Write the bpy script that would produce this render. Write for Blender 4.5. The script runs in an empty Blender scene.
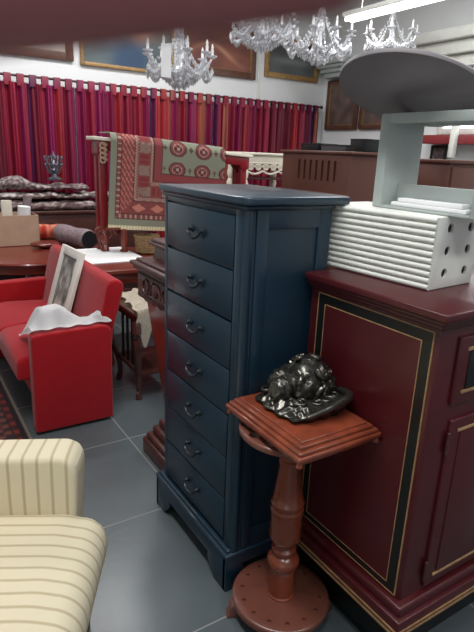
import bpy, bmesh, math, random
from mathutils import Matrix, Vector, noise
random.seed(7)
C = bpy.context.scene.collection
PI = math.pi
def R(d): return math.radians(d)
def lin(c):
    return tuple(((v/255)/12.92 if v/255 <= .04045 else ((v/255+.055)/1.055)**2.4) for v in c)

# ------------------------------------------------------------------ materials
MATS = {}
def mat(name, col, rough=.5, metal=0, var=.08, vscale=8, bump=0, bscale=60, spec=.5, coat=0, stretch=(1,1,1), emis=0, trans=0, alpha=1, sheen=0):
    m = bpy.data.materials.new(name); m.use_nodes = True
    nt = m.node_tree; n = nt.nodes; b = n['Principled BSDF']; L = nt.links.new
    b.inputs['Roughness'].default_value = rough; b.inputs['Metallic'].default_value = metal
    b.inputs['Specular IOR Level'].default_value = spec; b.inputs['Coat Weight'].default_value = coat
    b.inputs['Transmission Weight'].default_value = trans; b.inputs['Alpha'].default_value = alpha
    b.inputs['Sheen Weight'].default_value = sheen
    c = lin(col)
    tc = n.new('ShaderNodeTexCoord'); mp = n.new('ShaderNodeMapping'); mp.inputs['Scale'].default_value = stretch
    L(tc.outputs['Object'], mp.inputs['Vector'])
    nz = n.new('ShaderNodeTexNoise'); nz.inputs['Scale'].default_value = vscale; nz.inputs['Detail'].default_value = 5
    L(mp.outputs['Vector'], nz.inputs['Vector'])
    cr = n.new('ShaderNodeValToRGB')
    cr.color_ramp.elements[0].position = .3; cr.color_ramp.elements[1].position = .7
    cr.color_ramp.elements[0].color = tuple(max(0,x*(1-var)) for x in c)+(1,)
    cr.color_ramp.elements[1].color = tuple(min(1,x*(1+var)) for x in c)+(1,)
    L(nz.outputs['Fac'], cr.inputs['Fac']); L(cr.outputs['Color'], b.inputs['Base Color'])
    if bump:
        n2 = n.new('ShaderNodeTexNoise'); n2.inputs['Scale'].default_value = bscale; n2.inputs['Detail'].default_value = 4
        L(mp.outputs['Vector'], n2.inputs['Vector'])
        bp = n.new('ShaderNodeBump'); bp.inputs['Strength'].default_value = bump; bp.inputs['Distance'].default_value = .01
        L(n2.outputs['Fac'], bp.inputs['Height']); L(bp.outputs['Normal'], b.inputs['Normal'])
    if emis:
        b.inputs['Emission Color'].default_value = c+(1,); b.inputs['Emission Strength'].default_value = emis
    MATS[name] = m
    return m
def vcmat(name, rough=.8, bump=0, bscale=80, spec=.3, coat=0):
    m = mat(name, (128,128,128), rough, bump=bump, bscale=bscale, spec=spec, coat=coat)
    n = m.node_tree.nodes; b = n['Principled BSDF']
    a = n.new('ShaderNodeAttribute'); a.attribute_name = 'Col'
    m.node_tree.links.new(a.outputs['Color'], b.inputs['Base Color'])
    return m
def stripemat(name, axis, c1, c2, period, width, rough=.85):
    m = mat(name, c1, rough, bump=.25, bscale=900, spec=.25)
    nt = m.node_tree; n = nt.nodes; L = nt.links.new; b = n['Principled BSDF']
    tc = n.new('ShaderNodeTexCoord'); sx = n.new('ShaderNodeSeparateXYZ'); L(tc.outputs['Object'], sx.inputs[0])
    nz = n.new('ShaderNodeTexNoise'); nz.inputs['Scale'].default_value = 4; L(tc.outputs['Object'], nz.inputs['Vector'])
    ad = n.new('ShaderNodeMath'); ad.operation='MULTIPLY_ADD'; L(nz.outputs['Fac'], ad.inputs[0]); ad.inputs[1].default_value=.012; L(sx.outputs[axis], ad.inputs[2])
    dv = n.new('ShaderNodeMath'); dv.operation='DIVIDE'; L(ad.outputs[0], dv.inputs[0]); dv.inputs[1].default_value = period
    fr = n.new('ShaderNodeMath'); fr.operation='FRACT'; L(dv.outputs[0], fr.inputs[0])
    cr = n.new('ShaderNodeValToRGB'); e = cr.color_ramp.elements
    e[0].position = 0; e[0].color = lin(c1)+(1,); e[1].position = 1; e[1].color = lin(c1)+(1,)
    for p,c in ((.5-width/2-.08,c1),(.5-width/2,c2),(.5+width/2,c2),(.5+width/2+.08,c1)):
        x = e.new(p); x.color = lin(c)+(1,)
    L(fr.outputs[0], cr.inputs['Fac']); L(cr.outputs['Color'], b.inputs['Base Color'])
    return m

M_WALL = mat('plaster_wall', (226,228,228), .85, var=.02, vscale=1.5, bump=.08, bscale=40)
M_CEIL = mat('ceiling_paint', (235,236,236), .9, var=.02)
M_BLUE = mat('blue_paint', (21,44,59), .34, var=.1, vscale=5, bump=.03, bscale=30, coat=.15)
M_BLUED = mat('blue_handle_paint', (20,28,36), .4, var=.05)
M_DRED = mat('dark_red_paint', (72,17,22), .34, var=.1, vscale=4, bump=.03, bscale=30, coat=.1)
M_BLACK = mat('black_paint', (18,20,20), .35, var=.1)
M_GOLD = mat('gold_line', (160,124,88), .45, var=.25, vscale=50)
M_REDWOOD = mat('reddish_wood', (122,58,38), .24, var=.3, vscale=14, stretch=(1,1,.15), coat=.3)
M_REDWOOD2 = mat('reddish_wood_flat', (106,62,50), .32, var=.12, vscale=12, stretch=(.2,1,1), coat=.2)
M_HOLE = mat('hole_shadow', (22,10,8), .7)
M_DARKWOOD = mat('dark_carved_wood', (70,34,28), .4, var=.25, vscale=20, bump=.3, bscale=70, coat=.15)
M_BROWNWOOD = mat('brown_wood', (92,54,44), .42, var=.12, vscale=8, stretch=(1,1,.2))
M_MAHOG = mat('mahogany', (110,42,30), .3, var=.2, vscale=10, stretch=(.2,1,1), coat=.25)
M_CHERRY = mat('cherry_frame', (128,28,34), .35, var=.15)
M_SOFA = mat('red_wool', (158,5,20), .75, var=.05, vscale=20, bump=.15, bscale=500, spec=.25, sheen=.15)
M_WHITECL = mat('white_sheet', (244,244,244), .6, var=.02, bump=.25, bscale=40)
M_PAPER = mat('white_paper', (240,240,240), .7, var=.01)
M_FRAMEW = mat('white_frame', (226,220,210), .5, var=.04)
M_BRONZE = mat('black_bronze', (92,90,84), .25, metal=.85, var=.3, vscale=14, bump=.12, bscale=70)
M_GREY = mat('grey_green_paint', (168,176,172), .5, var=.05, vscale=6, bump=.04)
M_DISC = mat('grey_table_top', (120,115,118), .45, var=.06, vscale=6, stretch=(.3,1,1))
M_WHITEP = mat('offwhite_paint', (222,224,216), .42, var=.05, vscale=12, bump=.05)
M_CREAMW = mat('cream_paint', (226,218,200), .5, var=.05)
M_CARD = mat('cardboard', (188,156,132), .8, var=.06, vscale=9)
M_WICK = mat('wicker', (150,122,84), .7, var=.3, vscale=60, bump=.8, bscale=90)
M_LACE = mat('lace', (236,226,206), .85, var=.1, vscale=60, bump=1, bscale=110)
M_ORANGE = vcmat('orange_textile', .9, .4, 120)
M_GREYTX = mat('grey_textile', (140,122,126), .95, var=.25, vscale=30, bump=.4)
M_DARKTX = mat('dark_textile', (26,28,34), .9)
M_GLASS = mat('crystal', (236,238,242), .12, var=.0, spec=1, emis=0, trans=.4)
M_CHROME = mat('polished_chrome', (205,208,212), .2, metal=1, var=.05)
M_SILVER = mat('tarnished_silver', (120,120,130), .35, metal=.7, var=.3, vscale=40)
M_VC = vcmat('woven', .92, .35, 300)
M_CURT = vcmat('curtain_satin', .5, .1, 200, .4)
M_CANVAS = vcmat('oil_canvas', .45, .12, 120, .4)
M_FRAMEB = mat('brown_frame', (92,60,46), .4, var=.2, vscale=20)
M_FRAMEG = mat('gilt_frame', (156,122,76), .45, metal=.2, var=.3, vscale=30)
M_ROD = mat('dark_rod', (60,24,26), .4)
M_LAMP = mat('fluorescent_tube', (255,255,252), .5, emis=6)
M_DAY = mat('daylit_pane', (245,250,255), .3, emis=2.2)
M_REDP = mat('red_shelf_paint', (132,50,54), .45)
M_GREYB = mat('grey_plastic', (70,72,74), .5)
M_SKIN = mat('skin', (168,104,104), .5, var=.06, vscale=200, bump=.1, bscale=600)
M_SLEEVE = mat('dark_sleeve', (40,40,48), .9)
M_PLAST = mat('cream_mug', (212,204,188), .4)
M_STRA = stripemat('striped_arm', 0, (216,206,178), (186,173,142), .043, .12)
M_STRS = stripemat('striped_seat', 1, (216,206,178), (186,173,142), .043, .12)
# floor
def floor_mat():
    m = mat('slate_tile', (86,94,97), .26, var=.12, vscale=2.2, bump=.04, bscale=25, spec=.5)
    nt = m.node_tree; n = nt.nodes; L = nt.links.new; b = n['Principled BSDF']
    tc = n.new('ShaderNodeTexCoord'); sx = n.new('ShaderNodeSeparateXYZ'); L(tc.outputs['Object'], sx.inputs[0])
    outs = []
    for ax, off in ((0,.967),(1,1.248)):
        a = n.new('ShaderNodeMath'); a.operation='SUBTRACT'; L(sx.outputs[ax], a.inputs[0]); a.inputs[1].default_value = off-.654*40+.327
        d = n.new('ShaderNodeMath'); d.operation='DIVIDE'; L(a.outputs[0], d.inputs[0]); d.inputs[1].default_value=.654
        f = n.new('ShaderNodeMath'); f.operation='FRACT'; L(d.outputs[0], f.inputs[0])
        s = n.new('ShaderNodeMath'); s.operation='SUBTRACT'; L(f.outputs[0], s.inputs[0]); s.inputs[1].default_value=.5
        ab = n.new('ShaderNodeMath'); ab.operation='ABSOLUTE'; L(s.outputs[0], ab.inputs[0])
        lt = n.new('ShaderNodeMath'); lt.operation='LESS_THAN'; L(ab.outputs[0], lt.inputs[0]); lt.inputs[1].default_value=.0045
        outs.append(lt)
    mx = n.new('ShaderNodeMath'); mx.operation='MAXIMUM'; L(outs[0].outputs[0], mx.inputs[0]); L(outs[1].outputs[0], mx.inputs[1])
    mix = n.new('ShaderNodeMixRGB'); L(mx.outputs[0], mix.inputs['Fac'])
    src = b.inputs['Base Color'].links[0].from_socket
    L(src, mix.inputs['Color1']); mix.inputs['Color2'].default_value = lin((132,132,128))+(1,)
    L(mix.outputs['Color'], b.inputs['Base Color'])
    mr = n.new('ShaderNodeMath'); mr.operation='MULTIPLY_ADD'; L(mx.outputs[0], mr.inputs[0]); mr.inputs[1].default_value=.4; mr.inputs[2].default_value=.26
    L(mr.outputs[0], b.inputs['Roughness'])
    return m
M_FLOOR = floor_mat()

# ------------------------------------------------------------------ mesh helpers
def BM(): return bmesh.new()
def box(bm, x0, x1, y0, y1, z0, z1, bev=0, seg=2, M=None):
    t = bmesh.new(); bmesh.ops.create_cube(t, size=1)
    for v in t.verts:
        v.co = Vector(((x0+x1)/2+v.co.x*(x1-x0), (y0+y1)/2+v.co.y*(y1-y0), (z0+z1)/2+v.co.z*(z1-z0)))
    if bev: bmesh.ops.bevel(t, geom=list(t.edges), offset=bev, segments=seg, profile=.5, affect='EDGES', clamp_overlap=True)
    merge(bm, t, M)
def merge(bm, t, M=None):
    if M is not None: t.transform(M)
    me = bpy.data.meshes.new('tmp'); t.to_mesh(me); t.free(); bm.from_mesh(me); bpy.data.meshes.remove(me)
def lathe(bm, prof, cx, cy, seg=32, M=None):
    t = bmesh.new(); rings = []
    for r, z in prof:
        rings.append([t.verts.new((cx+max(r,1e-4)*math.cos(2*PI*k/seg), cy+max(r,1e-4)*math.sin(2*PI*k/seg), z)) for k in range(seg)])
    for a, b in zip(rings, rings[1:]):
        for k in range(seg): t.faces.new((a[k], a[(k+1)%seg], b[(k+1)%seg], b[k]))
    t.faces.new(rings[0][::-1]); t.faces.new(rings[-1])
    bmesh.ops.recalc_face_normals(t, faces=list(t.faces))
    merge(bm, t, M)
def tube(bm, pts, r, seg=10, caps=True):
    t = bmesh.new(); pts = [Vector(p) for p in pts]; n = len(pts)
    rr = r if isinstance(r, (list,tuple)) else [r]*n
    rings = []; up = Vector((.13,.21,.97)).normalized()
    for i, p in enumerate(pts):
        d = (pts[min(i+1,n-1)]-pts[max(i-1,0)]).normalized()
        a = d.cross(up)
        if a.length < .05: a = d.cross(Vector((1,0,0)))
        a.normalize(); b = d.cross(a).normalized()
        rings.append([t.verts.new(p+(a*math.cos(2*PI*k/seg)+b*math.sin(2*PI*k/seg))*rr[i]) for k in range(seg)])
    for a, b in zip(rings, rings[1:]):
        for k in range(seg): t.faces.new((a[k], a[(k+1)%seg], b[(k+1)%seg], b[k]))
    if caps: t.faces.new(rings[0][::-1]); t.faces.new(rings[-1])
    bmesh.ops.recalc_face_normals(t, faces=list(t.faces))
    merge(bm, t)
def prism(bm, poly, axis, a0, a1, bev=0, seg=2, M=None):
    """extrude a 2D polygon: axis 0: poly=(y,z), 1: (x,z), 2: (x,y)"""
    t = bmesh.new()
    def P(p, a): return (a,p[0],p[1]) if axis==0 else ((p[0],a,p[1]) if axis==1 else (p[0],p[1],a))
    A = [t.verts.new(P(p,a0)) for p in poly]; B = [t.verts.new(P(p,a1)) for p in poly]
    n = len(poly)
    t.faces.new(A); t.faces.new(B[::-1])
    for i in range(n): t.faces.new((A[i],B[i],B[(i+1)%n],A[(i+1)%n]))
    bmesh.ops.recalc_face_normals(t, faces=list(t.faces))
    if bev: bmesh.ops.bevel(t, geom=list(t.edges), offset=bev, segments=seg, profile=.5, affect='EDGES', clamp_overlap=True)
    merge(bm, t, M)
def sheet(bm, fn, nu, nv, thick=0, closed_u=False):
    vs = [[bm.verts.new(fn(i/nu, j/nv)) for j in range(nv+1)] for i in range(nu+1)]
    fs = []
    for i in range(nu):
        for j in range(nv): fs.append(bm.faces.new((vs[i][j], vs[i+1][j], vs[i+1][j+1], vs[i][j+1])))
    if thick: bmesh.ops.solidify(bm, geom=fs, thickness=thick)
    return vs
def sphere(bm, c, r, sub=2, fn=None, M=None):
    t = bmesh.new(); bmesh.ops.create_icosphere(t, subdivisions=sub, radius=1)
    for v in t.verts:
        k = fn(v.co.copy()) if fn else 1
        rx = r if isinstance(r,(tuple,list)) else (r,r,r)
        v.co = Vector((v.co.x*rx[0]*k, v.co.y*rx[1]*k, v.co.z*rx[2]*k))
    if M is not None: t.transform(M)
    t.transform(Matrix.Translation(c)); merge(bm, t)

ROOTM = {}
def link(name, bm, m, parent=None, loc=None, rz=0, world=True, angle=35, colfn=None):
    """one mesh object; vertices are given in world space unless world=False"""
    me = bpy.data.meshes.new(name); 
    if parent is not None: RM = ROOTM[parent.name]
    else: RM = Matrix.Translation(loc or (0,0,0)) @ Matrix.Rotation(rz,4,'Z')
    if world: bm.transform(RM.inverted())
    bm.to_mesh(me); bm.free()
    if colfn:
        ca = me.color_attributes.new('Col', 'FLOAT_COLOR', 'POINT')
        for i, v in enumerate(me.vertices):
            c = colfn(RM @ v.co); ca.data[i].color = (*lin(c), 1)
    me.shade_smooth(); me.set_sharp_from_angle(angle=R(angle))
    me.materials.append(m)
    o = bpy.data.objects.new(name, me); C.objects.link(o)
    if parent is not None: o.parent = parent
    else: o.matrix_basis = RM
    ROOTM[o.name] = RM
    return o
def tag(o, label, cat, group=None, kind=None):
    o['label'] = label; o['category'] = cat
    if group: o['group'] = group
    if kind: o['kind'] = kind
    return o
def thing(name, label, cat, loc=(0,0,0), rz=0, group=None):
    o = bpy.data.objects.new(name, None); C.objects.link(o); o.empty_display_size = .1
    M = Matrix.Translation(loc) @ Matrix.Rotation(rz,4,'Z'); o.matrix_basis = M; ROOTM[o.name] = M
    return tag(o, label, cat, group)
def struct(name, bm, m, label=None, parent=None):
    o = link(name, bm, m, parent)
    if parent is None: o['kind'] = 'structure'
    return o
def dup(o, parent, d=(0,0,0), name=None):
    """copy of a part with its sub-parts, moved by d"""
    c = o.copy(); C.objects.link(c); c.parent = parent; c.location = o.location + Vector(d)
    ROOTM[c.name] = ROOTM[o.name]
    for ch in list(o.children):
        k = ch.copy(); C.objects.link(k); k.parent = c; ROOTM[k.name] = ROOTM[ch.name]
    return c
def duptree(root, loc, rz, label, scale=None):
    r = root.copy(); C.objects.link(r); r.matrix_basis = Matrix.Translation(loc) @ Matrix.Rotation(rz,4,'Z')
    if scale: r.scale = scale
    r['label'] = label
    for ch in list(root.children):
        c = ch.copy(); C.objects.link(c); c.parent = r
        for g in list(ch.children):
            k = g.copy(); C.objects.link(k); k.parent = c
    return r
def eval_mesh(o):
    dg = bpy.context.evaluated_depsgraph_get(); dg.update()
    me = bpy.data.meshes.new_from_object(o.evaluated_get(dg)); return me

# ------------------------------------------------------------------ the room
XR, YB, ZC, XL = 5.16, 6.02, 3.5, -3.4
b = BM(); box(b, XL, XR, -2.6, YB, -.1, 0); struct('floor', b, M_FLOOR)
b = BM(); box(b, XL, XR+.12, -2.6, YB+.12, ZC, ZC+.1); struct('ceiling', b, M_CEIL)
b = BM(); box(b, XL, XR+.12, YB, YB+.12, 0, ZC); struct('wall_back', b, M_WALL)
b = BM()   # right wall with a window opening
box(b, XR, XR+.12, -2.6, 2.3, 0, ZC); box(b, XR, XR+.12, 4.08, YB, 0, ZC)
box(b, XR, XR+.12, 2.3, 4.08, 0, 1.84); box(b, XR, XR+.12, 2.3, 4.08, 2.5, ZC); struct('wall_right', b, M_WALL)
b = BM(); box(b, XL-.12, XL, -2.6, YB, 0, ZC); struct('wall_left', b, M_WALL)
w = BM()
for y0, y1, z0, z1 in ((2.3,2.36,1.84,2.5),(4.02,4.08,1.84,2.5),(2.36,4.02,1.84,1.9),(2.36,4.02,2.44,2.5),(3.16,3.22,1.9,2.44)):
    box(w, XR-.02, XR+.06, y0, y1, z0, z1, .006)
wf = struct('window_1', w, M_WHITEP)
w = BM(); box(w, XR+.02, XR+.03, 2.35, 4.03, 1.89, 2.45); link('window_pane', w, M_DAY, wf)
# stepped pelmet above the window
b = BM(); box(b, 4.86, XR, 1.8, 4.62, 2.72, 2.82, .01); box(b, 4.94, XR, 1.8, 4.5, 2.6, 2.72, .01); box(b, 5.02, XR, 1.8, 4.4, 2.5, 2.6, .01)
struct('trim_1', b, M_WHITEP)
b = BM(); box(b, XL, XR, YB-.015, YB, 0, .1, .004); struct('baseboard_back', b, M_WHITEP)
b = BM(); box(b, XR-.015, XR, -2.6, YB-.015, 0, .1, .004); struct('baseboard_right', b, M_WHITEP)

# ------------------------------------------------------------------ tall blue chest of drawers
D = thing('chest_of_drawers', 'tall narrow dark blue chest with seven drawers on the tiled floor', 'chest of drawers', (1.06,1.645,0))
b = BM(); box(b, .897, 1.235, 1.352, 1.915, .14, 1.402, .014, 3)
link('body', b, M_BLUE, D)
b = BM()  # side frame around a recessed panel, near side
ys0, ys1 = 1.345, 1.354
box(b, .93, .975, ys0, ys1, .16, 1.395, .003); box(b, 1.175, 1.228, ys0, ys1, .16, 1.395, .003)
box(b, .972, 1.178, ys0, ys1, 1.33, 1.395, .003); box(b, .972, 1.178, ys0, ys1, .16, .24, .003)
link('side_frame', b, M_BLUE, D)
b = BM(); tube(b, [(.906,1.361,.15),(.906,1.361,1.40)], .018, 12); link('corner_column', b, M_BLUE, D)
b = BM()  # front face frame
box(b, .886, .9, 1.362, 1.398, .15, 1.40, .003); box(b, .886, .9, 1.884, 1.91, .15, 1.40, .003); box(b, .886, .9, 1.396, 1.886, 1.372, 1.40, .003)
link('front_frame', b, M_BLUE, D)
b = BM()  # top slab with moulded edge
rpoly = [(.870,1.932),(1.282,1.932),(1.282,1.318),(.906,1.318),(.890,1.322),(.878,1.333),(.872,1.347),(.870,1.365)]; prism(b, rpoly, 2, 1.404, 1.430, .008, 4); box(b, .880, 1.24, 1.338, 1.922, 1.388, 1.406, .008, 3)
link('top', b, M_BLUE, D)
b = BM()  # plinth with bracket feet
def bracket(a0, a1, h=.15, foot=.11, rise=.085):
    pts = [(a0,0),(a0+foot*.75,0)]
    for k in range(7):
        t = k/6; pts.append((a0+foot*(.75+.45*t)+.02*math.sin(t*PI), rise*(t**.7)))
    for k in range(7):
        t = 1-k/6; pts.append((a1-foot*(.75+.45*t)-.02*math.sin(t*PI), rise*(t**.7)))
    return pts+[(a1-foot*.75,0),(a1,0),(a1,h),(a0,h)]
prism(b, bracket(1.345,1.95), 0, .866, .890, .003)
prism(b, bracket(1.345,1.95), 0, 1.215, 1.236, .003)
prism(b, bracket(.866,1.236,foot=.06,rise=.1), 1, 1.342, 1.365, .003)
prism(b, bracket(.866,1.236,foot=.08), 1, 1.93, 1.952, .003)
box(b, .862, 1.238, 1.338, 1.955, .142, .160, .007, 3)
box(b, .874, 1.23, 1.35, 1.943, .158, .172, .006, 3)
link('plinth', b, M_BLUE, D)
zc = [1.286,1.113,.942,.775,.607,.441,.272]
def drawer(z):
    b = BM(); box(b, .8845, .897, 1.402, 1.881, z-.0815, z+.0815, .003, 2)
    d = link('drawer', b, M_BLUE, D)
    h = BM(); y = 1.636
    for s in (-1,1):
        lathe(h, [(.013,0),(.013,.003),(.008,.006),(.006,.016)], 0, 0, 14, Matrix.Translation((.884,y+s*.042,z+.008)) @ Matrix.Rotation(-PI/2,4,'Y'))
    pts = []
    for k in range(13):
        t = k/12*PI; pts.append((.867-.005*math.sin(t), y+.042*math.cos(t), z+.006-.024*math.sin(t)))
    tube(h, pts, [.0035+.003*math.sin(k/12*PI) for k in range(13)], 8)
    link('handle', h, M_BLUED, d)
    return d
d0 = drawer(zc[0])
for z in zc[1:]: dup(d0, D, (0,0,z-zc[0]))

# ------------------------------------------------------------------ dark red cabinet
K = thing('cabinet', 'dark red painted cabinet with black and gold inlaid side panel, right of the blue chest', 'cabinet', (1.62,1.06,0))
X0, X1, Y0, Y1 = 1.157, 2.08, .815, 1.335
b = BM(); box(b, X0, X1, Y0, Y1, .255, 1.158, .008, 3); link('body', b, M_DRED, K)
b = BM(); box(b, 1.123, X1+.03, .780, 1.337, 1.166, 1.190, .006, 3); box(b, 1.136, X1+.02, .793, 1.336, 1.151, 1.168, .006, 3); box(b, 1.147, X1+.01, .804, 1.336, 1.137, 1.153, .005, 3)
link('top', b, M_DRED, K)
b = BM(); box(b, 1.117, X1+.03, .776, 1.336, .182, .237, .006, 3); box(b, 1.132, X1+.02, .790, 1.336, .234, .270, .011, 4)
pl = link('plinth', b, M_DRED, K)
for z0, z1 in ((.182,.189),(.199,.2045)):
    b = BM(); box(b, 1.1135, 1.118, .773, 1.336, z0, z1); box(b, 1.1135, X1+.03, .773, .777, z0, z1)
    link('gold_line', b, M_GOLD, pl)
b = BM(); box(b, 1.182, X1-.03, .845, 1.32, 0, .186, .003); link('shade_black_base', b, M_BLACK, K)  # black block added under the cabinet, painting the shade of the gap
def rectring(bm, x, y0, y1, z0, z1, w, t):
    for a in ((y0,y0+w,z0,z1),(y1-w,y1,z0,z1),(y0+w,y1-w,z0,z0+w),(y0+w,y1-w,z1-w,z1)):
        box(bm, x-t, x+.002, a[0], a[1], a[2], a[3])
sp = BM(); box(sp, X0-.003, X0+.002, .870, 1.257, .304, 1.092)
spo = link('side_panel', sp, M_DRED, K)
b = BM(); rectring(b, X0, .832, 1.292, .276, 1.128, .0035, .004); link('gold_line', b, M_GOLD, spo)
b = BM(); rectring(b, X0, .868, 1.258, .302, 1.094, .0028, .004); link('gold_line', b, M_GOLD, spo)
b = BM(); rectring(b, X0, .8355, 1.2885, .2795, 1.1245, .034, .0025); link('black_inlay', b, M_BLACK, spo)
def front_unit(kind, x0, x1, z0, z1):
    b = BM(); box(b, x0, x1, Y0-.011, Y0+.004, z0, z1, .005, 3)
    o = link(kind, b, M_DRED, K)
    for za in (z0+.032, z1-.042):
        b = BM(); box(b, x0+.032, x1-.032, Y0-.0155, Y0-.009, za, za+.010, .002, 1); link('gold_moulding', b, M_GOLD, o)
    b = BM(); box(b, x0+.045, x1-.045, Y0-.0155, Y0-.009, z0+.045, z1-.045, .007, 2)
    link('inset_panel', b, M_BLACK if kind=='drawer' else M_DRED, o)
    b = BM(); xk = (x0+x1)/2 if kind=='drawer' else x1-.02; zm = (z0+z1)/2
    lathe(b, [(.004,0),(.005,.012),(.013,.02),(.012,.027),(.004,.031)], 0, 0, 16, Matrix.Translation((xk,Y0-.011,zm)) @ Matrix.Rotation(PI/2,4,'X'))
    link('knob', b, M_GOLD, o)
    return o
xm = (X0+.05+X1-.035)/2
for x0, x1 in ((X0+.076, xm-.009), (xm+.009, X1-.045)):
    front_unit('drawer', x0, x1, .909, 1.109)
for k, (x0, x1) in enumerate(((X0+.094, xm-.0035), (xm+.0035, X1-.053))):
    o = front_unit('door', x0, x1, .285, .860)
    for zh in (.35, .79):
        h = BM(); xh = x0-.005 if k==0 else x1+.005
        tube(h, [(xh,Y0-.011,zh-.027),(xh,Y0-.011,zh+.027)], .0055, 10); sphere(h,(xh,Y0-.011,zh+.03),.006,2); sphere(h,(xh,Y0-.011,zh-.03),.006,2)
        link('hinge', h, M_DARKWOOD, o)

# ------------------------------------------------------------------ ribbed white box
rzb = R(4.5); ZK = 1.1905
RB = thing('ribbed_box', 'off white wooden box with ribbed side and six round holes, on the dark red cabinet', 'box', (1.2816,.9746,ZK), rzb)
MB_ = ROOTM[RB.name]
LX, LY, LZ = .233, .445, .212
b = BM(); box(b, .011, LX, 0, LY, 0, LZ, .004, 2)
bx = link('box_body', b, M_WHITEP, RB, world=False)
cut = BM(); hz = [.046,.112,.178]; hx_ = (.0756,.182); hr = .0142
for z in hz:
    for x in hx_: lathe(cut, [(hr,0),(hr,.05)], 0, 0, 24, Matrix.Translation((x,.03,z)) @ Matrix.Rotation(PI/2,4,'X'))
co = link('cutter', cut, M_HOLE, None, world=False); co.matrix_basis = MB_
md = bx.modifiers.new('b','BOOLEAN'); md.object = co; md.solver = 'EXACT'
me = eval_mesh(bx); bx.modifiers.clear(); bx.data = me; me.set_sharp_from_angle(angle=R(30))
bpy.data.objects.remove(co)
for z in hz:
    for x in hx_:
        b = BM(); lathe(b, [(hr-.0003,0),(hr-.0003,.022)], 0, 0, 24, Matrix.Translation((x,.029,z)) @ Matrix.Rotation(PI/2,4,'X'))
        link('hole_shade_plug', b, M_HOLE, RB, world=False)  # dark plug inside each hole, its colour painting the unlit hollow
nr = 11; sh = LZ/nr
def slat():
    b = BM(); pts=[]
    for k in range(9):
        t = -PI/2+PI*k/8; pts.append((.0125-.0125*math.cos(t), sh/2+sh*.5*math.sin(t)))
    pts += [(.014,sh),(.014,0)]
    prism(b, pts, 1, .001, LY-.001)
    return link('slat', b, M_WHITEP, RB, world=False, angle=50)
s0 = slat()
for k in range(1,nr): dup(s0, RB, (0,0,k*sh))

# ------------------------------------------------------------------ grey frame with round tilted top, standing on the ribbed box
Z0 = ZK+LZ+.001
G = thing('side_table', 'grey painted open frame table with tilted round dark grey top, on the ribbed white box', 'side table', (1.415,1.11,Z0))
ZT = 1.688; GX0, GX1, GA, GB = 1.335, 1.50, .877, 1.2755
b = BM(); box(b, GX0, GX1, GB-.0365, GB, Z0, ZT, .003); link('side_panel', b, M_GREY, G)
b = BM(); box(b, GX0, GX1, GA, GA+.0365, Z0, ZT, .003); link('side_panel', b, M_GREY, G)
for x in (GX0, GX1-.022):
    b = BM(); box(b, x, x+.022, GA+.0365, GB-.0365, ZT-.029, ZT, .002); link('top_rail', b, M_GREY, G)
b = BM(); box(b, GX0, GX1, GA+.0365, GB-.0365, Z0, Z0+.008, .002); link('bottom_board', b, M_GREY, G)
b = BM(); box(b, 1.402, 1.4155, GA+.0365, GB-.0365, Z0+.008, Z0+.075, .002); link('divider', b, M_GREY, G)
nrm = Vector((.378,.102,1)).normalized(); dc = Vector((1.352,1.183,1.740))
q = Vector((0,0,1)).rotation_difference(nrm).to_matrix().to_4x4()
b = BM(); lathe(b, [(.217,0),(.2215,.003),(.2225,.007),(.2225,.0125),(.2195,.016)], 0, 0, 96, Matrix.Translation(dc) @ q); link('round_top', b, M_DISC, G)
zt_ = lambda x, y: dc.z-(.378*(x-dc.x)+.102*(y-dc.y))
for y in (GB-.018, GA+.018):
    b = BM(); box(b, 1.465, 1.492, y-.012, y+.012, ZT-.004, max(ZT+.003, zt_(1.47,y)+.008), .002); link('bracket', b, M_GREY, G)
for k, (x0,x1,y0,y1,z,lab) in enumerate(((1.352,1.399,.935,1.212,Z0+.0085,'flat white board, lower of the two lying inside the grey frame'),(1.356,1.398,.955,1.19,Z0+.0215,'flat white board, upper of the two lying inside the grey frame'))):
    b = BM(); box(b, x0, x1, y0, y1, z, z+.0125, .003)
    tag(link('board', b, M_PAPER, None, ((x0+x1)/2,(y0+y1)/2,z)), lab, 'board', 'white boards in the grey frame')

# ------------------------------------------------------------------ wooden pedestal stand
PX, PY = .994, 1.178
P = thing('pedestal_stand', 'reddish brown wooden pedestal stand with round base and square top, before the blue chest', 'pedestal', (PX,PY,0))
def holed_disc(name, r, z0, z1, nh, rh, rr, depth0, m, dx=0):
    b = BM()
    lathe(b, [(r-.006,z0),(r,z0+.006),(r,z1-.006),(r-.003,z1-.002),(r-.008,z1)], PX+dx, PY, 72)
    o = link(name, b, m, P)
    cut = BM()
    for k in range(nh):
        a = 2*PI*k/nh+.2
        lathe(cut, [(rh,depth0),(rh,z1+.02)], PX+dx+rr*math.cos(a), PY+rr*math.sin(a), 16)
    co = link('cutter', cut, M_HOLE)
    md = o.modifiers.new('b','BOOLEAN'); md.object = co; md.solver = 'EXACT'
    me = eval_mesh(o); me.materials.clear(); me.materials.append(m)
    for p in me.polygons: p.material_index = 0
    o.modifiers.clear(); o.data = me; me.set_sharp_from_angle(angle=R(35))
    bpy.data.objects.remove(co)
    return o
holed_disc('base_disc', .170, .052, .080, 14, .0075, .135, .072, M_REDWOOD2)
holed_disc('upper_disc', .163, .712, .735, 13, .019, .132, .69, M_REDWOOD2, -.012)
b = BM(); zs = lambda z: .076+(z-.074)*(.724-.076)/(.684-.074)
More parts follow.
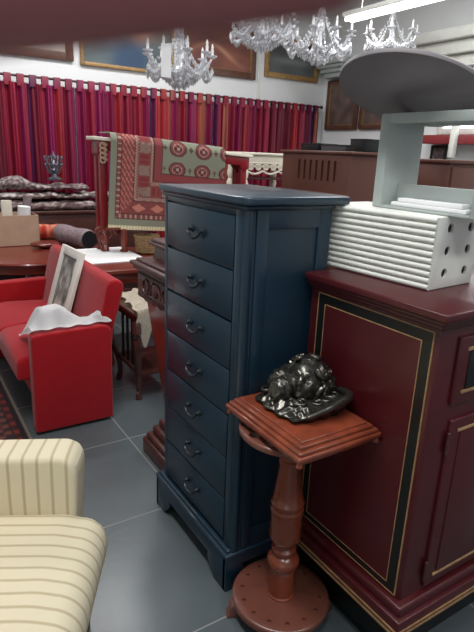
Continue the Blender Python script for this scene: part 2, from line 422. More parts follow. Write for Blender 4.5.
lathe(b, [(r_*.96,zs(z_)) for r_, z_ in [(.05,.074),(.05,.082),(.045,.086),(.046,.15),(.044,.172),(.036,.18),(.050,.19),(.058,.206),(.058,.216),(.05,.228),(.036,.236),(.034,.243),(.044,.25),(.044,.258),(.034,.266),(.033,.276),(.042,.282),(.052,.292),(.056,.306),(.055,.395),(.059,.40),(.059,.408),(.055,.413),(.055,.42),(.059,.425),(.059,.432),(.054,.438),(.049,.47),(.043,.51),(.039,.55),(.0375,.568),(.042,.573),(.042,.581),(.0375,.586),(.037,.64),(.039,.665),(.044,.684)]], PX, PY, 44)
link('column', b, M_REDWOOD, P)
for k in range(4):
    a = PI/4+k*PI/2+.35
    Mx = Matrix.Translation((PX,PY,0)) @ Matrix.Rotation(a,4,'Z')
    b = BM(); prism(b, [(.07,.05),(.172,.053),(.182,.035),(.18,.015),(.192,.0),(.145,.0),(.135,.02),(.10,.03)], 1, -.022, .022, .004, 2, Mx)
    link('foot', b, M_REDWOOD2, P)
sx, sy = .158, .193; TX, TY = .995, 1.150
b = BM()
for ins, za, zb, bv in ((.010,.745,.760,.005),(0,.758,.775,.006),(.008,.773,.786,.006),(.02,.784,.797,.005),(.034,.795,.803,.004)):
    box(b, TX-sx+ins, TX+sx-ins, TY-sy+ins, TY+sy-ins, za, zb, bv, 3)
link('square_top', b, M_REDWOOD, P)
for i in (-1,1):
    for j in (-1,1):
        b = BM(); lathe(b, [(.004,.738),(.010,.744),(.009,.752),(.007,.760)], TX+i*(sx-.012), TY+j*(sy-.012), 14); link('corner_drop', b, M_REDWOOD, P)

# ------------------------------------------------------------------ bronze head relief on the pedestal
ZS = .8035
S = thing('head_sculpture', 'black bronze sculpture of a curly head on a leafy dish, on the pedestal top', 'sculpture', (1.02,1.17,ZS))
outl = [(.912,1.275),(.893,1.20),(.898,1.13),(.920,1.068),(.985,1.05),(1.05,1.05),(1.10,1.062),(1.133,1.095),(1.138,1.155),(1.132,1.22),(1.08,1.285),(1.0,1.30)]
def smooth_closed(pts, n):
    out = []; m = len(pts)
    for i in range(n):
        t = i/n*m; k = int(t); f = t-k
        p0,p1,p2,p3 = (Vector(pts[(k+j)%m]) for j in (-1,0,1,2))
        out.append(.5*((2*p1)+(-p0+p2)*f+(2*p0-5*p1+4*p2-p3)*f*f+(-p0+3*p1-3*p2+p3)*f**3))
    return out
ol = smooth_closed(outl, 140); cxy = Vector((1.02,1.17))
def rimw(ang):   # how much of the rolled rim there is at this angle
    d = ang-R(-58)
    return max(0, math.cos(d*1.05))**1.2 if abs(d) < 1.5 else 0
b = BM(); nr_ = 44; rings = []
for i in range(1, nr_+1):
    t = i/nr_; ring = []
    for k, p in enumerate(ol):
        wob = 1+.035*math.sin(k*.63)*(t**2)
        q2 = cxy+(Vector(p)-cxy)*t*wob
        ang = math.atan2(q2.y-cxy.y, q2.x-cxy.x); nw = rimw(ang)
        z = ZS+.010+.026*math.sin(min(1,t*1.05)*PI)+.034*nw*max(0,(t-.55)/.45)**1.3
        sw = .007*math.sin(q2.x*150+9*noise.noise(Vector((q2.x*17,q2.y*17,1))))*math.sin(q2.y*130+6*noise.noise(Vector((q2.x*15,q2.y*15,4))))+.006*noise.noise(Vector((q2.x*40,q2.y*40,3)))
        z += sw*(1-.9*nw)*min(1,max(0,1-t)*7)*min(1,t*3)
        ring.append(b.verts.new((q2.x,q2.y,z)))
    rings.append(ring)
n = len(ol)
for a, c in zip(rings, rings[1:]):
    for k in range(n): b.faces.new((a[k],a[(k+1)%n],c[(k+1)%n],c[k]))
b.faces.new(rings[0][::-1])
low = [b.verts.new((cxy.x+(v.co.x-cxy.x)*.88, cxy.y+(v.co.y-cxy.y)*.88, ZS)) for v in rings[-1]]
for k in range(n): b.faces.new((rings[-1][k],rings[-1][(k+1)%n],low[(k+1)%n],low[k]))
b.faces.new(low)
bmesh.ops.recalc_face_normals(b, faces=list(b.faces))
link('leafy_dish', b, M_BRONZE, S, angle=80)
b = BM(); pts = []
for k in range(n):
    p = Vector(ol[k]); ang = math.atan2(p.y-cxy.y, p.x-cxy.x)
    if R(-128) < ang < R(14): pts.append((ang,p))
pts.sort(key=lambda a:a[0])
tube(b, [(p.x,p.y,ZS+.014+.034*rimw(a)+.002) for a,p in pts], [.005+.0095*math.sin(PI*i/(len(pts)-1))**.7 for i in range(len(pts))], 12)
link('rolled_rim', b, M_BRONZE, S, angle=80)
# head: local +x = face direction, +z = crown
Fd = Vector((-.72,-.50,.42)).normalized(); Ud = Vector((.50,.30,.80)); Ud = (Ud-Fd*Ud.dot(Fd)).normalized(); Sd = Ud.cross(Fd)
HM = Matrix(((Fd.x,Sd.x,Ud.x,0),(Fd.y,Sd.y,Ud.y,0),(Fd.z,Sd.z,Ud.z,0),(0,0,0,1)))
HC = Vector((1.045,1.195,.868)); HR = (.068,.064,.076)
def g(d, c, w): return math.exp(-((d-Vector(c).normalized()).length/w)**2)
def facefn(d):
    k = 1.0
    k += .26*g(d,(1,0,-.12),.16)+.14*g(d,(1,0,.08),.13)      # nose
    k += .10*g(d,(1,.28,.24),.16)+.10*g(d,(1,-.28,.24),.16)    # brow
    k -= .16*g(d,(1,.33,.06),.15)+.16*g(d,(1,-.33,.06),.15)    # eye sockets
    k += .07*g(d,(1,.33,.05),.07)+.07*g(d,(1,-.33,.05),.07)    # eyes
    k += .12*g(d,(1,.42,-.3),.22)+.12*g(d,(1,-.42,-.3),.22)    # cheeks
    k += .12*g(d,(1,0,-.42),.12)-.10*g(d,(1,0,-.55),.08)+.12*g(d,(1,0,-.66),.11) # lips
    k += .16*g(d,(1,0,-1.0),.25)                               # chin
    return k
b = BM(); sphere(b, HC, HR, 5, facefn, HM); link('head', b, M_BRONZE, S, angle=80)
b = BM(); rnd = random.Random(3)
hairfn = lambda d: (1.10+.07*noise.noise(d*3.4)+.05*noise.noise(d*7.5)) if (d.x < .45 or d.z > .72) else .8
sphere(b, HC, HR, 5, hairfn, HM)
for i in range(46):
    while True:
        d = Vector((rnd.uniform(-1,1),rnd.uniform(-1,1),rnd.uniform(-1,1)))
        if .2 < d.length < 1:
            d.normalize()
            if d.x < .58 and d.z > -.85 and not (d.x>.3 and abs(d.y)<.5 and d.z<.5): break
    base = HC+HM.to_3x3()@Vector((d.x*HR[0],d.y*HR[1],d.z*HR[2]))
    if base.z < ZS+.03: continue
    nd = (HM.to_3x3()@d).normalized(); a = nd.cross(Vector((0,0,1))).normalized(); c = nd.cross(a); ph = rnd.uniform(0,6)
    pts = []
    for k in range(11):
        t = k/10; an = ph+t*4.6; rr = .024*(1-.7*t)
        pts.append(base+a*rr*math.cos(an)+c*rr*math.sin(an)+nd*(.004+.008*t))
    tube(b, pts, [.0095*(1-.4*k/10) for k in range(11)], 9)
link('hair_curls', b, M_BRONZE, S, angle=80)
b = BM()   # scrolls of relief on the dish and drapery behind
for cx_, cy_, r0, ph in ((.955,1.205,.03,0),(.975,1.13,.028,2),(1.055,1.10,.036,4.5),(.94,1.255,.02,1),(1.02,1.105,.018,3),(1.10,1.125,.026,1)):
    pts = []
    for k in range(26):
        t = k/25; an = ph+t*8; rr = r0*(1-.85*t)
        pts.append((cx_+rr*math.cos(an), cy_+rr*math.sin(an), ZS+.034+.008*t))
    tube(b, pts, [.0062*(1-.45*k/25) for k in range(26)], 9)
for k in range(9):
    a = R(0+k*19); p = cxy+Vector((math.cos(a),math.sin(a)))*.075
    sphere(b, (p.x,p.y,ZS+.052+.012*(k%2)), (.042,.038,.046), 4, lambda d: 1+.22*noise.noise(d*3.1+Vector((k,0,0))))
link('scroll_relief', b, M_BRONZE, S, angle=80)

# ------------------------------------------------------------------ red two seat sofa
SF = thing('sofa', 'red upholstered two seat sofa standing at left on the dark tiles', 'sofa', (.78,3.5,0))
def arm_poly():
    pts = [(.512,.015),(.955,.015),(.958,.56)]
    pts += [(.94,.588),(.90,.596),(.60,.590),(.54,.586),(.518,.572)]
    return pts
for y0, y1 in ((2.81,2.905),(4.08,4.175)):
    b = BM(); prism(b, arm_poly(), 1, y0, y1, .028, 5); link('armrest', b, M_SOFA, SF, angle=60)
b = BM(); box(b, .56, .94, 2.90, 4.085, .11, .30, .015, 3); link('base', b, M_SOFA, SF)
def cushion(y0,y1):
    b = BM(); prism(b, [(.45,.30),(.90,.28),(.93,.40),(.90,.44),(.62,.455),(.50,.445),(.455,.415)], 1, y0, y1, .042, 5)
    return link('seat_cushion', b, M_SOFA, SF, angle=70)
cushion(2.908,3.49); cushion(3.495,4.078)
def backr(y0,y1):
    b = BM(); prism(b, [(.862,.42),(.955,.81),(.972,.836),(1.01,.842),(1.046,.825),(1.053,.785),(.985,.55),(.95,.25),(.862,.25)], 1, y0, y1, .034, 5)
    return link('backrest', b, M_SOFA, SF, angle=70)
backr(2.85,3.49); backr(3.495,4.15)
for x in (.57,.90):
    for y in (2.86,4.12):
        b = BM(); lathe(b, [(.018,0),(.02,.02)], x, y, 12); link('foot', b, M_BLACK, SF)

SF.location.x += .018
# framed picture leaning on the sofa
PF = thing('framed_picture', 'white framed grey print leaning against the red sofa back', 'picture', (.84,3.55,.455))
fw, fh, ft = .375, .475, .03
O = Vector((.838,3.68,.457)); ux = Vector((.05,-1,0)).normalized(); uz = Vector((.142,.01,.455)).normalized(); uz=(uz-ux*uz.dot(ux)).normalized(); un = ux.cross(uz)
if un.x > 0: un = -un
FM = Matrix(((ux.x,un.x,uz.x,O.x),(ux.y,un.y,uz.y,O.y),(ux.z,un.z,uz.z,O.z),(0,0,0,1)))
def picture_frame(bm, w, h, bw, t, M, bev=.004):
    for a in ((0,bw,0,h),(w-bw,w,0,h),(bw,w-bw,0,bw),(bw,w-bw,h-bw,h)): box(bm, a[0],a[1],0,t,a[2],a[3],bev,2,M)
b = BM(); picture_frame(b, fw, fh, .055, ft, FM); fr = link('frame', b, M_FRAMEW, PF)
def canvas(name, w, h, bw, depth, M, fn, parent, nu=40, nv=40):
    b = BM(); cols = {}
    inv = M.inverted()
    sheet(b, lambda u,v: M @ Vector((bw-.004+(w-2*bw+.008)*u, depth, bw-.004+(h-2*bw+.008)*v)), nu, nv)
    bmesh.ops.recalc_face_normals(b, faces=list(b.faces))
    def cf(p):
        q = inv @ p; return fn((q.x-bw)/(w-2*bw), (q.z-bw)/(h-2*bw))
    return link(name, b, M_CANVAS, parent, colfn=cf)
def mix(a,b,t): t=max(0,min(1,t)); return tuple(x+(y-x)*t for x,y in zip(a,b))
def nz(u,v,s,k=0): return noise.noise(Vector((u*s,v*s,k)))
def grey_print(u,v):
    t = .5+.9*nz(u,v,5,2)+.5*nz(u,v,11,5)
    if u<.06 or u>.94 or v<.05 or v>.95: return (112,104,100)
    return mix((92,86,82),(196,188,178),t)
canvas('print', fw, fh, .055, ft*.55, FM, grey_print, PF)
b = BM(); box(b, .01, fw-.01, -.001, .006, .01, fh-.01, 0, 1, FM); link('backing_board', b, M_CARD, PF)

# white sheet over the near sofa arm
b = BM()
def shfn(u,v):
    x = .546+.44*u; wid = .38*(1-.3*u)+.02*math.sin(u*13)
    if u>.62: wid *= max(.35, 1-(u-.62)*1.6)
    y = 2.835+.012*math.sin(u*25)+wid*v
    over = max(0,min(1,(2.93-y)/.03)) if y>2.905 else 1
    puff = (.125 if u<.35 else .125-.10*min(1,(u-.35)/.3)+.05*max(0,(u-.75)/.25))*math.sin(min(1,v*1.1)*PI)**.8
    base = .604*over+(1-over)*(.585-.13*min(1,max(0,(y-2.93))/.28)**1.1)
    base = max(base,.468)
    cr = .016*noise.noise(Vector((x*9,y*9,0)))+.006*noise.noise(Vector((x*24,y*20,5)))
    edge = min(1, 6*min(v,1-v,u,1-u)+.1)
    return Vector((x, y, base+max(0,puff+cr+.008)*edge+.004))
sheet(b, shfn, 60, 44, .004)
bmesh.ops.recalc_face_normals(b, faces=list(b.faces))
tag(link('cloth', b, M_WHITECL, None, (.72,2.95,.6), angle=80), 'crumpled white cloth lying over the near arm of the red sofa', 'cloth')

# ------------------------------------------------------------------ cream striped armchair
AC = thing('armchair', 'cream armchair with tan stripes at the lower left corner of the photo', 'armchair', (.288,1.103,0), R(-29))
def rbox(name, x0,x1,y0,y1,z0,z1,bev,m,seg=6):
    b = BM(); box(b, x0,x1,y0,y1,z0,z1,bev,seg); return link(name, b, m, AC, world=False, angle=80)
b = BM()
prism(b, [(-.56,.29),(-.03,.28),(-.004,.31),(.006,.37),(-.006,.42),(-.04,.452),(-.12,.468),(-.30,.466),(-.56,.455)], 1, -.335, .335, .035, 5)
link('seat_cushion', b, M_STRS, AC, world=False, angle=80)
rbox('base', -.58,-.05,-.34,.34,.12,.30,.02,M_STRS)
def acarm(y0,y1):
    b = BM(); prism(b, [(-.62,.13),(-.10,.13),(-.095,.40),(-.082,.61),(-.095,.645),(-.13,.662),(-.35,.655),(-.62,.68)], 1, y0, y1, .035, 6)
    return link('armrest', b, M_STRA, AC, world=False, angle=80)
acarm(.325,.455); acarm(-.455,-.325)
b = BM(); prism(b, [(-.50,.40),(-.60,.96),(-.64,.985),(-.70,.97),(-.66,.3),(-.55,.3)], 1, -.40, .40, .03, 5)
link('backrest', b, M_STRS, AC, world=False, angle=80)
for x in (-.09,-.6):
    for y in (-.36,.36):
        b = BM(); lathe(b, [(.016,0),(.026,.135)], x, y, 14); link('leg', b, M_DARKWOOD, AC, world=False)

# ------------------------------------------------------------------ floor rug at left
def floor_rug(p):
    x, y = p.x, p.y; d = min(.50-x, y-2.76)
    if d < .02: return (120,108,96)
    if d < .04: return (40,30,34)
    if d < .07: return mix((120,44,38),(60,30,32), .5+.8*math.sin(x*60)*math.sin(y*60))
    if d < .09: return (40,34,40)
    if d < .19: return mix((52,36,40),(112,62,52), .5+1.2*math.sin(x*75)*math.sin(y*75))
    if d < .22: return (110,44,38)
    return mix((44,40,46),(112,96,86), .4+1.0*nz(x,y,16))
b = BM(); sheet(b, lambda u,v: Vector((-.9+1.4*u, 2.76+1.2*v, .008)), 140, 120, 0)
for f in b.faces: f.normal_update()
r_ = bmesh.ops.solidify(b, geom=list(b.faces), thickness=.0065)
bmesh.ops.recalc_face_normals(b, faces=list(b.faces))
tag(link('floor_rug', b, M_VC, None, (0,3.3,0), colfn=floor_rug), 'dark patterned oriental rug lying on the floor in front of the red sofa', 'rug')

# ------------------------------------------------------------------ carved wooden column behind the blue chest
CC = thing('carved_column', 'dark carved wooden column with flared cap, left behind the blue chest', 'column', (1.19,2.2,0))
def sq(b, cx, cy, hx, z0, z1, bev=.006, hx1=None):
    if hx1 is None: box(b, cx-hx, cx+hx, cy-hx, cy+hx, z0, z1, bev, 3)
    else:
        t = bmesh.new(); bmesh.ops.create_cube(t, size=2)
        for v in t.verts:
            h = hx1 if v.co.z>0 else hx
            v.co = Vector((cx+v.co.x*h, cy+v.co.y*h, z1 if v.co.z>0 else z0))
        if bev: bmesh.ops.bevel(t, geom=list(t.edges), offset=bev, segments=2, profile=.5, affect='EDGES')
        merge(b, t)
cx, cy = 1.19, 2.2
b = BM(); sq(b,cx,cy,.205,0,.085,.012); sq(b,cx,cy,.19,.083,.115,.012); sq(b,cx,cy,.165,.113,.16,.014); sq(b,cx,cy,.14,.158,.2,.012); link('base', b, M_DARKWOOD, CC)
b = BM(); sq(b,cx,cy,.105,.19,.86,.008,.185); link('tapered_shaft', b, M_MAHOG, CC)
b = BM(); sq(b,cx,cy,.215,.86,1.0,.008); fz = link('frieze', b, M_DARKWOOD, CC)
b = BM()
def relief(b, X, y0, y1, z0, z1):
    ym, zm = (y0+y1)/2, (z0+z1)/2
    for s in (-1,1):
        pts=[(X, ym+s*(.02+.05*t+.02*math.sin(t*6)), zm+.035*math.cos(t*9)*(1-.4*t)) for t in [k/24 for k in range(25)]]
        tube(b, pts, .006, 7)
        pts=[(X, ym+s*(.11+.035*math.cos(t)), zm+.035*math.sin(t)) for t in [k/16*2*PI for k in range(17)]]
        tube(b, pts, .006, 7)
        for zz in (z0+.012, z1-.012): tube(b, [(X,y0+.01,zz),(X,y1-.01,zz)], .005, 6)
    sphere(b, (X,ym,zm), (.012,.03,.035), 3)
relief(b, cx-.217, cy-.21, cy+.21, .865, .995)
for k in range(5):   # hanging swags under the frieze
    y = cy-.17+k*.085
    tube(b, [(cx-.188, y+.04*t, .862-.02*math.sin((t+1)/2*PI)) for t in [-1+j/5 for j in range(11)]], .004, 6)
link('carved_relief', b, M_DARKWOOD, fz)
b = BM(); sq(b,cx,cy,.232,.998,1.02,.006); sq(b,cx,cy,.245,1.018,1.038,.008); sq(b,cx,cy,.22,1.036,1.052,.007); sq(b,cx,cy,.16,1.05,1.12,.006,.15); sq(b,cx,cy,.175,1.118,1.135,.006); sq(b,cx,cy,.165,1.133,1.15,.006)
link('cap', b, M_DARKWOOD, CC)

# ------------------------------------------------------------------ small curved-leg table with lace behind the sofa
ST = thing('small_table', 'small dark wooden table with curved legs and slats, behind the red sofa', 'table', (1.36,3.2,0))
b = BM(); box(b, 1.17, 1.56, 2.93, 3.42, .565, .59, .006, 3); box(b, 1.19, 1.54, 2.95, 3.40, .52, .566, .004, 2); link('tabletop', b, M_DARKWOOD, ST)
for sx_ in (-1,1):
    for sy_ in (-1,1):
        x, y = 1.365+sx_*.165, 3.175+sy_*.215
        b = BM(); pts=[]; rr=[]
        for k in range(17):
            t = k/16; off = .05*math.sin(t*PI*1.7+.3)
            pts.append((x+sx_*off*.5-.01, y+sy_*off, .54-.54*t+.012*(t==1))); rr.append(.03-.014*t+.006*math.exp(-((t-.97)/.06)**2))
        pts[-1] = (pts[-1][0],pts[-1][1],.0); tube(b, pts, rr, 10); link('leg', b, M_DARKWOOD, ST)
b = BM(); box(b, 1.2, 1.53, 2.96, 3.39, .17, .195, .005, 2); link('lower_shelf', b, M_DARKWOOD, ST)
for k in range(4):
    b = BM(); box(b, 1.215, 1.229, 3.03+k*.085, 3.052+k*.085, .19, .53, .003); link('slat', b, M_BLACK, ST)
b = BM()
def lacef(u,v):
    y = 3.42-.56*v+.02*math.sin(u*9+v*14); x = 1.165+.16*u+(y-2.9)*.12+.012*math.sin(v*22)
    z = .6+.022*noise.noise(Vector((x*16,y*16,0)))+.022
    if y < 2.925: 
        z -= (2.925-y)*3.0*(.5+.5*math.sin(u*PI)); y = 2.918-.03*(2.925-y)
    return Vector((x, y, z))
sheet(b, lacef, 30, 60, .006); bmesh.ops.recalc_face_normals(b, faces=list(b.faces))
tag(link('lace_cloth', b, M_LACE, None, (1.3,3.15,.59), angle=80), 'cream crocheted lace cloth hanging over the small dark table behind the sofa', 'cloth')

# ------------------------------------------------------------------ long table behind the sofa (carries the rug rack)
LT = thing('long_table', 'long reddish wooden table behind the sofa, under the rug rack', 'table', (1.95,3.95,0))
b = BM(); box(b, 1.13, 2.80, 3.5, 4.36, .715, .745, .008, 3); link('tabletop', b, M_MAHOG, LT)
b = BM(); box(b, 1.2, 2.72, 3.57, 4.27, .63, .716, .004, 2); link('apron', b, M_MAHOG, LT)
for x in (1.24,2.68):
    for y in (3.61,4.23):
        b = BM(); lathe(b, [(.02,0),(.03,.03),(.022,.08),(.03,.3),(.035,.5),(.028,.56),(.036,.6),(.036,.66)], x, y, 16); link('leg', b, M_MAHOG, LT)
b = BM(); box(b, 1.085, 1.60, 3.74, 4.33, .7465, .757, .002, 1)
tag(link('board', b, M_PAPER, None, (1.28,4.1,.7465)), 'flat white board lying on the long table just behind the sofa', 'board')
# rack with scroll feet
RK = thing('rug_rack', 'tall dark red wooden rack with scrolled feet, on the long table, under a draped rug', 'rack', (2.0,4.2,.7575))
zt = lambda x: 1.632-.062*(x-1.38)
t_ = BM(); prism(t_, [(1.34,zt(1.34)-.026),(2.78,zt(2.78)-.026),(2.78,zt(2.78)),(1.34,zt(1.34))], 1, 4.13, 4.33, .006, 2); link('top_board', t_, M_CREAMW, RK)
t_ = BM(); prism(t_, [(1.37,zt(1.37)-.12),(1.40,zt(1.4)-.16),(1.45,zt(1.4)-.10),(2.65,zt(2.65)-.10),(2.70,zt(2.7)-.16),(2.75,zt(2.7)-.12),(2.75,zt(2.75)-.027),(1.37,zt(1.37)-.027)], 1, 4.15, 4.31, .004); ap = link('carved_apron', t_, M_CHERRY, RK)
t_ = BM()
for k in range(4):
    x = 1.365; z = 1.565-.035*k
    tube(t_, [(x+.045+.03*math.cos(a)*(1-a/14), 4.142, z+.026*math.sin(a)*(1-a/14)) for a in [j*.6 for j in range(14)]], .008, 7)
link('scroll_carving', t_, M_CARD, ap)
for x in (1.415, 2.70):
    for y in (4.18,4.28):
        t_ = BM(); box(t_, x-.028, x+.028, y-.026, y+.026, .92, zt(x)-.03, .006, 2); link('post', t_, M_CHERRY, RK)
        t_ = BM(); lathe(t_, [(.02,.7575),(.036,.765),(.03,.79),(.018,.81),(.032,.84),(.034,.87),(.02,.9),(.03,.925)], x, y, 16); link('turned_foot', t_, M_MAHOG, RK)
t_ = BM()
for y in (4.155,):
    tube(t_, [(1.40-.07*math.cos(a), y, .905+.05*math.sin(a)) for a in [j/14*PI*1.3 for j in range(15)]], [.016-.007*j/14 for j in range(15)], 9)
    tube(t_, [(1.44+.09*j/14, y, .93+.03*math.sin(j/14*PI*2)) for j in range(15)], .014, 9)
link('scroll_bracket', t_, M_MAHOG, RK)
t_ = BM(); lathe(t_, [(.018,.7575),(.034,.765),(.018,.785),(.03,.83),(.034,.86),(.024,.9),(.022,.94)], 1.545, 4.10, 16); box(t_,1.40,1.58,4.09,4.17,.935,.955,.004); link('turned_foot', t_, M_MAHOG, RK)
# the draped rug
RW, RH = 1.01, .715
def rug_xy(p):  # metres from left edge / from top edge
    a = (p.x-1.455); zl = 1.66-.065*a
    return a, zl
def rug_col(u, v):
    a = u*RW; dv = (1-v)*RH+.0
    d1 = a; d2 = dv-.035
    green=(132,134,116); rose=(130,70,68); dark=(84,44,46); white=(172,150,136); red=(128,52,54)
    if dv < .035: return mix((224,212,176),(196,182,150), .5+.9*math.sin(a*260))
    d = min(d1,d2)
    vert = d1 < d2; s = dv if vert else a
    if d < .05: return green
    if d < .058: return dark
    if d < .085: return rose if int(s*70)%3 else white
    if d < .093: return dark
    if d < .19:
        c = ((s/.16)%1-.5)*2; e = (d-.141)/.049
        k = abs(c)*1.0+abs(e)
        if not vert: return mix(rose,(190,120,104),1.0) if k<.75 else (dark if k<.86 else rose)
        return rose if (int(s*55)+int(d*90))%3 else (186,116,104)
    if d < .20: return dark
    if d < .225: return white if (int(s*90)+int(d*90))%2 else rose
    if d < .325:
        q = int(s/.085)%2; c = abs((s/.085)%1-.5)*2; e = abs((d-.275)/.05)
        if q: return white if (int(s*110)+int(d*110))%2 and max(c,e)<.85 else dark if max(c,e)<.9 else rose
        return red if (abs(c-.5)<.3 and e<.7) else rose
    if d < .35: return white if (int(s*90)+int(d*90))%2 else rose
    if d < .36: return dark
    if d < .42: return rose if int(d*110)%2 else (140,62,66)
    if d < .428: return dark
    # field with round medallions
    r = int((RH-dv)/.16); xx = (a-.56)/.235; yy = ((RH-dv)-.055)/.16
    cx_ = (xx-round(xx))*.235; cy_ = (yy-round(yy))*.16
    e = math.hypot(cx_/.078, cy_/.060)
    if e < .18: return white
    if e < .5: return rose if (int(math.atan2(cy_,cx_)*4/PI+8.5)%2) else dark
    if e < .58: return white
    if e < .85: return rose
    if e < 1: return dark
    if (abs(abs(cx_)-.117)<.018 and abs(cy_)<.005) or (abs(abs(cx_)-.117)<.004 and abs(cy_)<.02): return (92,74,66)
    return green
rcol = {}
b = BM(); NU, NV = 150, 110
def rugpos(u,v):   # v=0 top edge at the back, v=1 bottom of the hanging side
    a = u*RW; x = 1.455+a; top = 1.66-.072*a
    if v < .12:
        t = v/.12; y = 4.36-.24*t; z = top+.004
    else:
        t = (v-.12)/.88; y = 4.118-.035*math.sin(min(1,t*12)*PI/2)+.012*math.sin(u*9+2*t)*t+.01*t; z = top-RH*t
    x -= .045*max(0,(v-.12))*1.0
    return Vector((x,y,z))
vs = [[b.verts.new(rugpos(i/NU,j/NV)) for j in range(NV+1)] for i in range(NU+1)]
cl = []
for i in range(NU+1):
    for j in range(NV+1): cl.append(rug_col(i/NU, max(0,(j/NV-.12)/.88)))
for i in range(NU):
    for j in range(NV): b.faces.new((vs[i][j],vs[i][j+1],vs[i+1][j+1],vs[i+1][j]))
bmesh.ops.recalc_face_normals(b, faces=list(b.faces))
ro = link('rug', b, M_VC, None, (2.0,4.2,.95), angle=80)
ca = ro.data.color_attributes.new('Col','FLOAT_COLOR','POINT')
for i, c in enumerate(cl): ca.data[i].color = (*lin(c),1)
md = ro.modifiers.new('s','SOLIDIFY'); md.thickness=.006; md.offset=1
tag(ro, 'rose and sage green oriental rug with round medallions draped over the rack', 'rug')
# wicker basket under the rug
b = BM(); lathe(b, [(.07,.7465),(.085,.76),(.095,.84),(.10,.88),(.106,.885),(.106,.893),(.098,.893),(.092,.87)], 1.72, 4.05, 36)
for z in [.765+.018*k for k in range(7)]:
    tube(b, [(1.72+(.088+.012*(z-.76)/.13)*math.cos(a), 4.05+(.088+.012*(z-.76)/.13)*math.sin(a), z+.004*math.sin(a*9)) for a in [k/36*2*PI for k in range(37)]], .006, 6)
tag(link('basket', b, M_WICK, None, (1.72,4.05,.7465)), 'small woven wicker basket on the long table below the draped rug', 'basket')

# ------------------------------------------------------------------ round table with box and rolled textiles
RT = thing('round_table', 'round polished reddish wooden table behind the sofa at left', 'table', (.98,4.86,0))
b = BM(); lathe(b, [(.58,.645),(.615,.652),(.625,.664),(.618,.676),(.60,.68)], .98, 4.86, 80); link('tabletop', b, M_MAHOG, RT)
b = BM(); lathe(b, [(.55,.575),(.56,.58),(.56,.646)], .98, 4.86, 64); link('apron', b, M_MAHOG, RT)
b = BM(); lathe(b, [(.16,.06),(.12,.10),(.06,.16),(.05,.25),(.09,.33),(.06,.42),(.05,.5),(.12,.575)], .98, 4.86, 28); link('column', b, M_DARKWOOD, RT)
for k in range(4):
    a = PI/4+k*PI/2; b = BM()
    tube(b, [(.98+math.cos(a)*r, 4.86+math.sin(a)*r, z) for r,z in ((.08,.14),(.2,.12),(.32,.06),(.4,.025))], [.04,.035,.028,.025], 10); link('foot', b, M_DARKWOOD, RT)
ZTT = .681
CB = thing('cardboard_box', 'open cardboard box of odds and ends on the round table at left', 'box', (.86,5.2,ZTT))
bx0, bx1, by0, by1 = .60, 1.11, 5.06, 5.36
for nm, a in (('front_wall',(bx0,bx1,by0,by0+.006,ZTT,ZTT+.27)),('back_wall',(bx0,bx1,by1-.006,by1,ZTT,ZTT+.27)),('side_wall',(bx0,bx0+.006,by0,by1,ZTT,ZTT+.27)),('side_wall',(bx1-.006,bx1,by0,by1,ZTT,ZTT+.27)),('bottom',(bx0,bx1,by0,by1,ZTT,ZTT+.006))):
    b = BM(); box(b, *a, .002, 1); link(nm, b, M_CARD, CB)
b = BM(); box(b, .81, .90, 5.10, 5.13, ZTT+.007, ZTT+.40, .01, 2); tag(link('card', b, M_PLAST, None, (.855,5.115,ZTT+.007)), 'tall cream card standing at the left end inside the cardboard box', 'card')
b = BM(); tube(b, [(1.0,5.16,ZTT+.009),(1.0,5.16,ZTT+.2),(1.01,5.15,ZTT+.34)], .055, 18); tag(link('jar', b, M_PAPER, None, (1.0,5.16,ZTT+.007)), 'white cylindrical jar poking out of the cardboard box', 'jar')
b = BM(); tube(b, [(1.04,5.26,ZTT+.012),(1.045,5.26,ZTT+.25),(1.065,5.25,ZTT+.43)], [.034,.036,.038], 16); tag(link('fabric_roll', b, M_GREYTX, None, (1.055,5.27,ZTT+.007)), 'brown grey rolled cloth sticking up at the right end of the cardboard box', 'textile')
def roll(name, p0, p1, r, m, lab, colfn=None, endm=None):
    b = BM(); p0=Vector(p0); p1=Vector(p1); n_=24; pts=[]; rr=[]
    for k in range(n_+1):
        t=k/n_; pts.append(p0.lerp(p1,t)); rr.append(r*(1+.05*math.sin(t*9))*(1 if 0<k<n_ else .9))
    tube(b, pts, rr, 22)
    o = link(name, b, m, None, (p0.x,p0.y,ZTT), colfn=colfn, angle=60); tag(o, lab, 'textile')
    if endm:
        e = BM(); d=(p1-p0).normalized(); tube(e, [p1-d*.01, p1+d*.004], r*.92, 22); link('dark_end', e, endm, o)
    return o
roll('textile_roll', (1.17,5.40,ZTT+.073), (1.37,5.34,ZTT+.073), .07, M_ORANGE, 'orange and red patterned textile roll on the round table, beside the cardboard box', lambda p: mix((168,44,34),(214,150,120), .5+1.3*nz(p.x,p.y,26)))
roll('textile_roll', (1.32,5.18,ZTT+.088), (1.45,4.70,ZTT+.088), .083, M_GREYTX, 'grey textile roll with a dark end at the right edge of the round table', None, M_DARKTX)
b = BM(); sphere(b, (1.12,4.90,ZTT+.032), (.13,.09,.03), 3, lambda d: 1+.12*noise.noise(d*3)); tag(link('folded_textile', b, M_MAHOG, None, (1.12,4.90,ZTT), angle=80), 'flat folded reddish brown textile in front of the orange roll', 'textile')

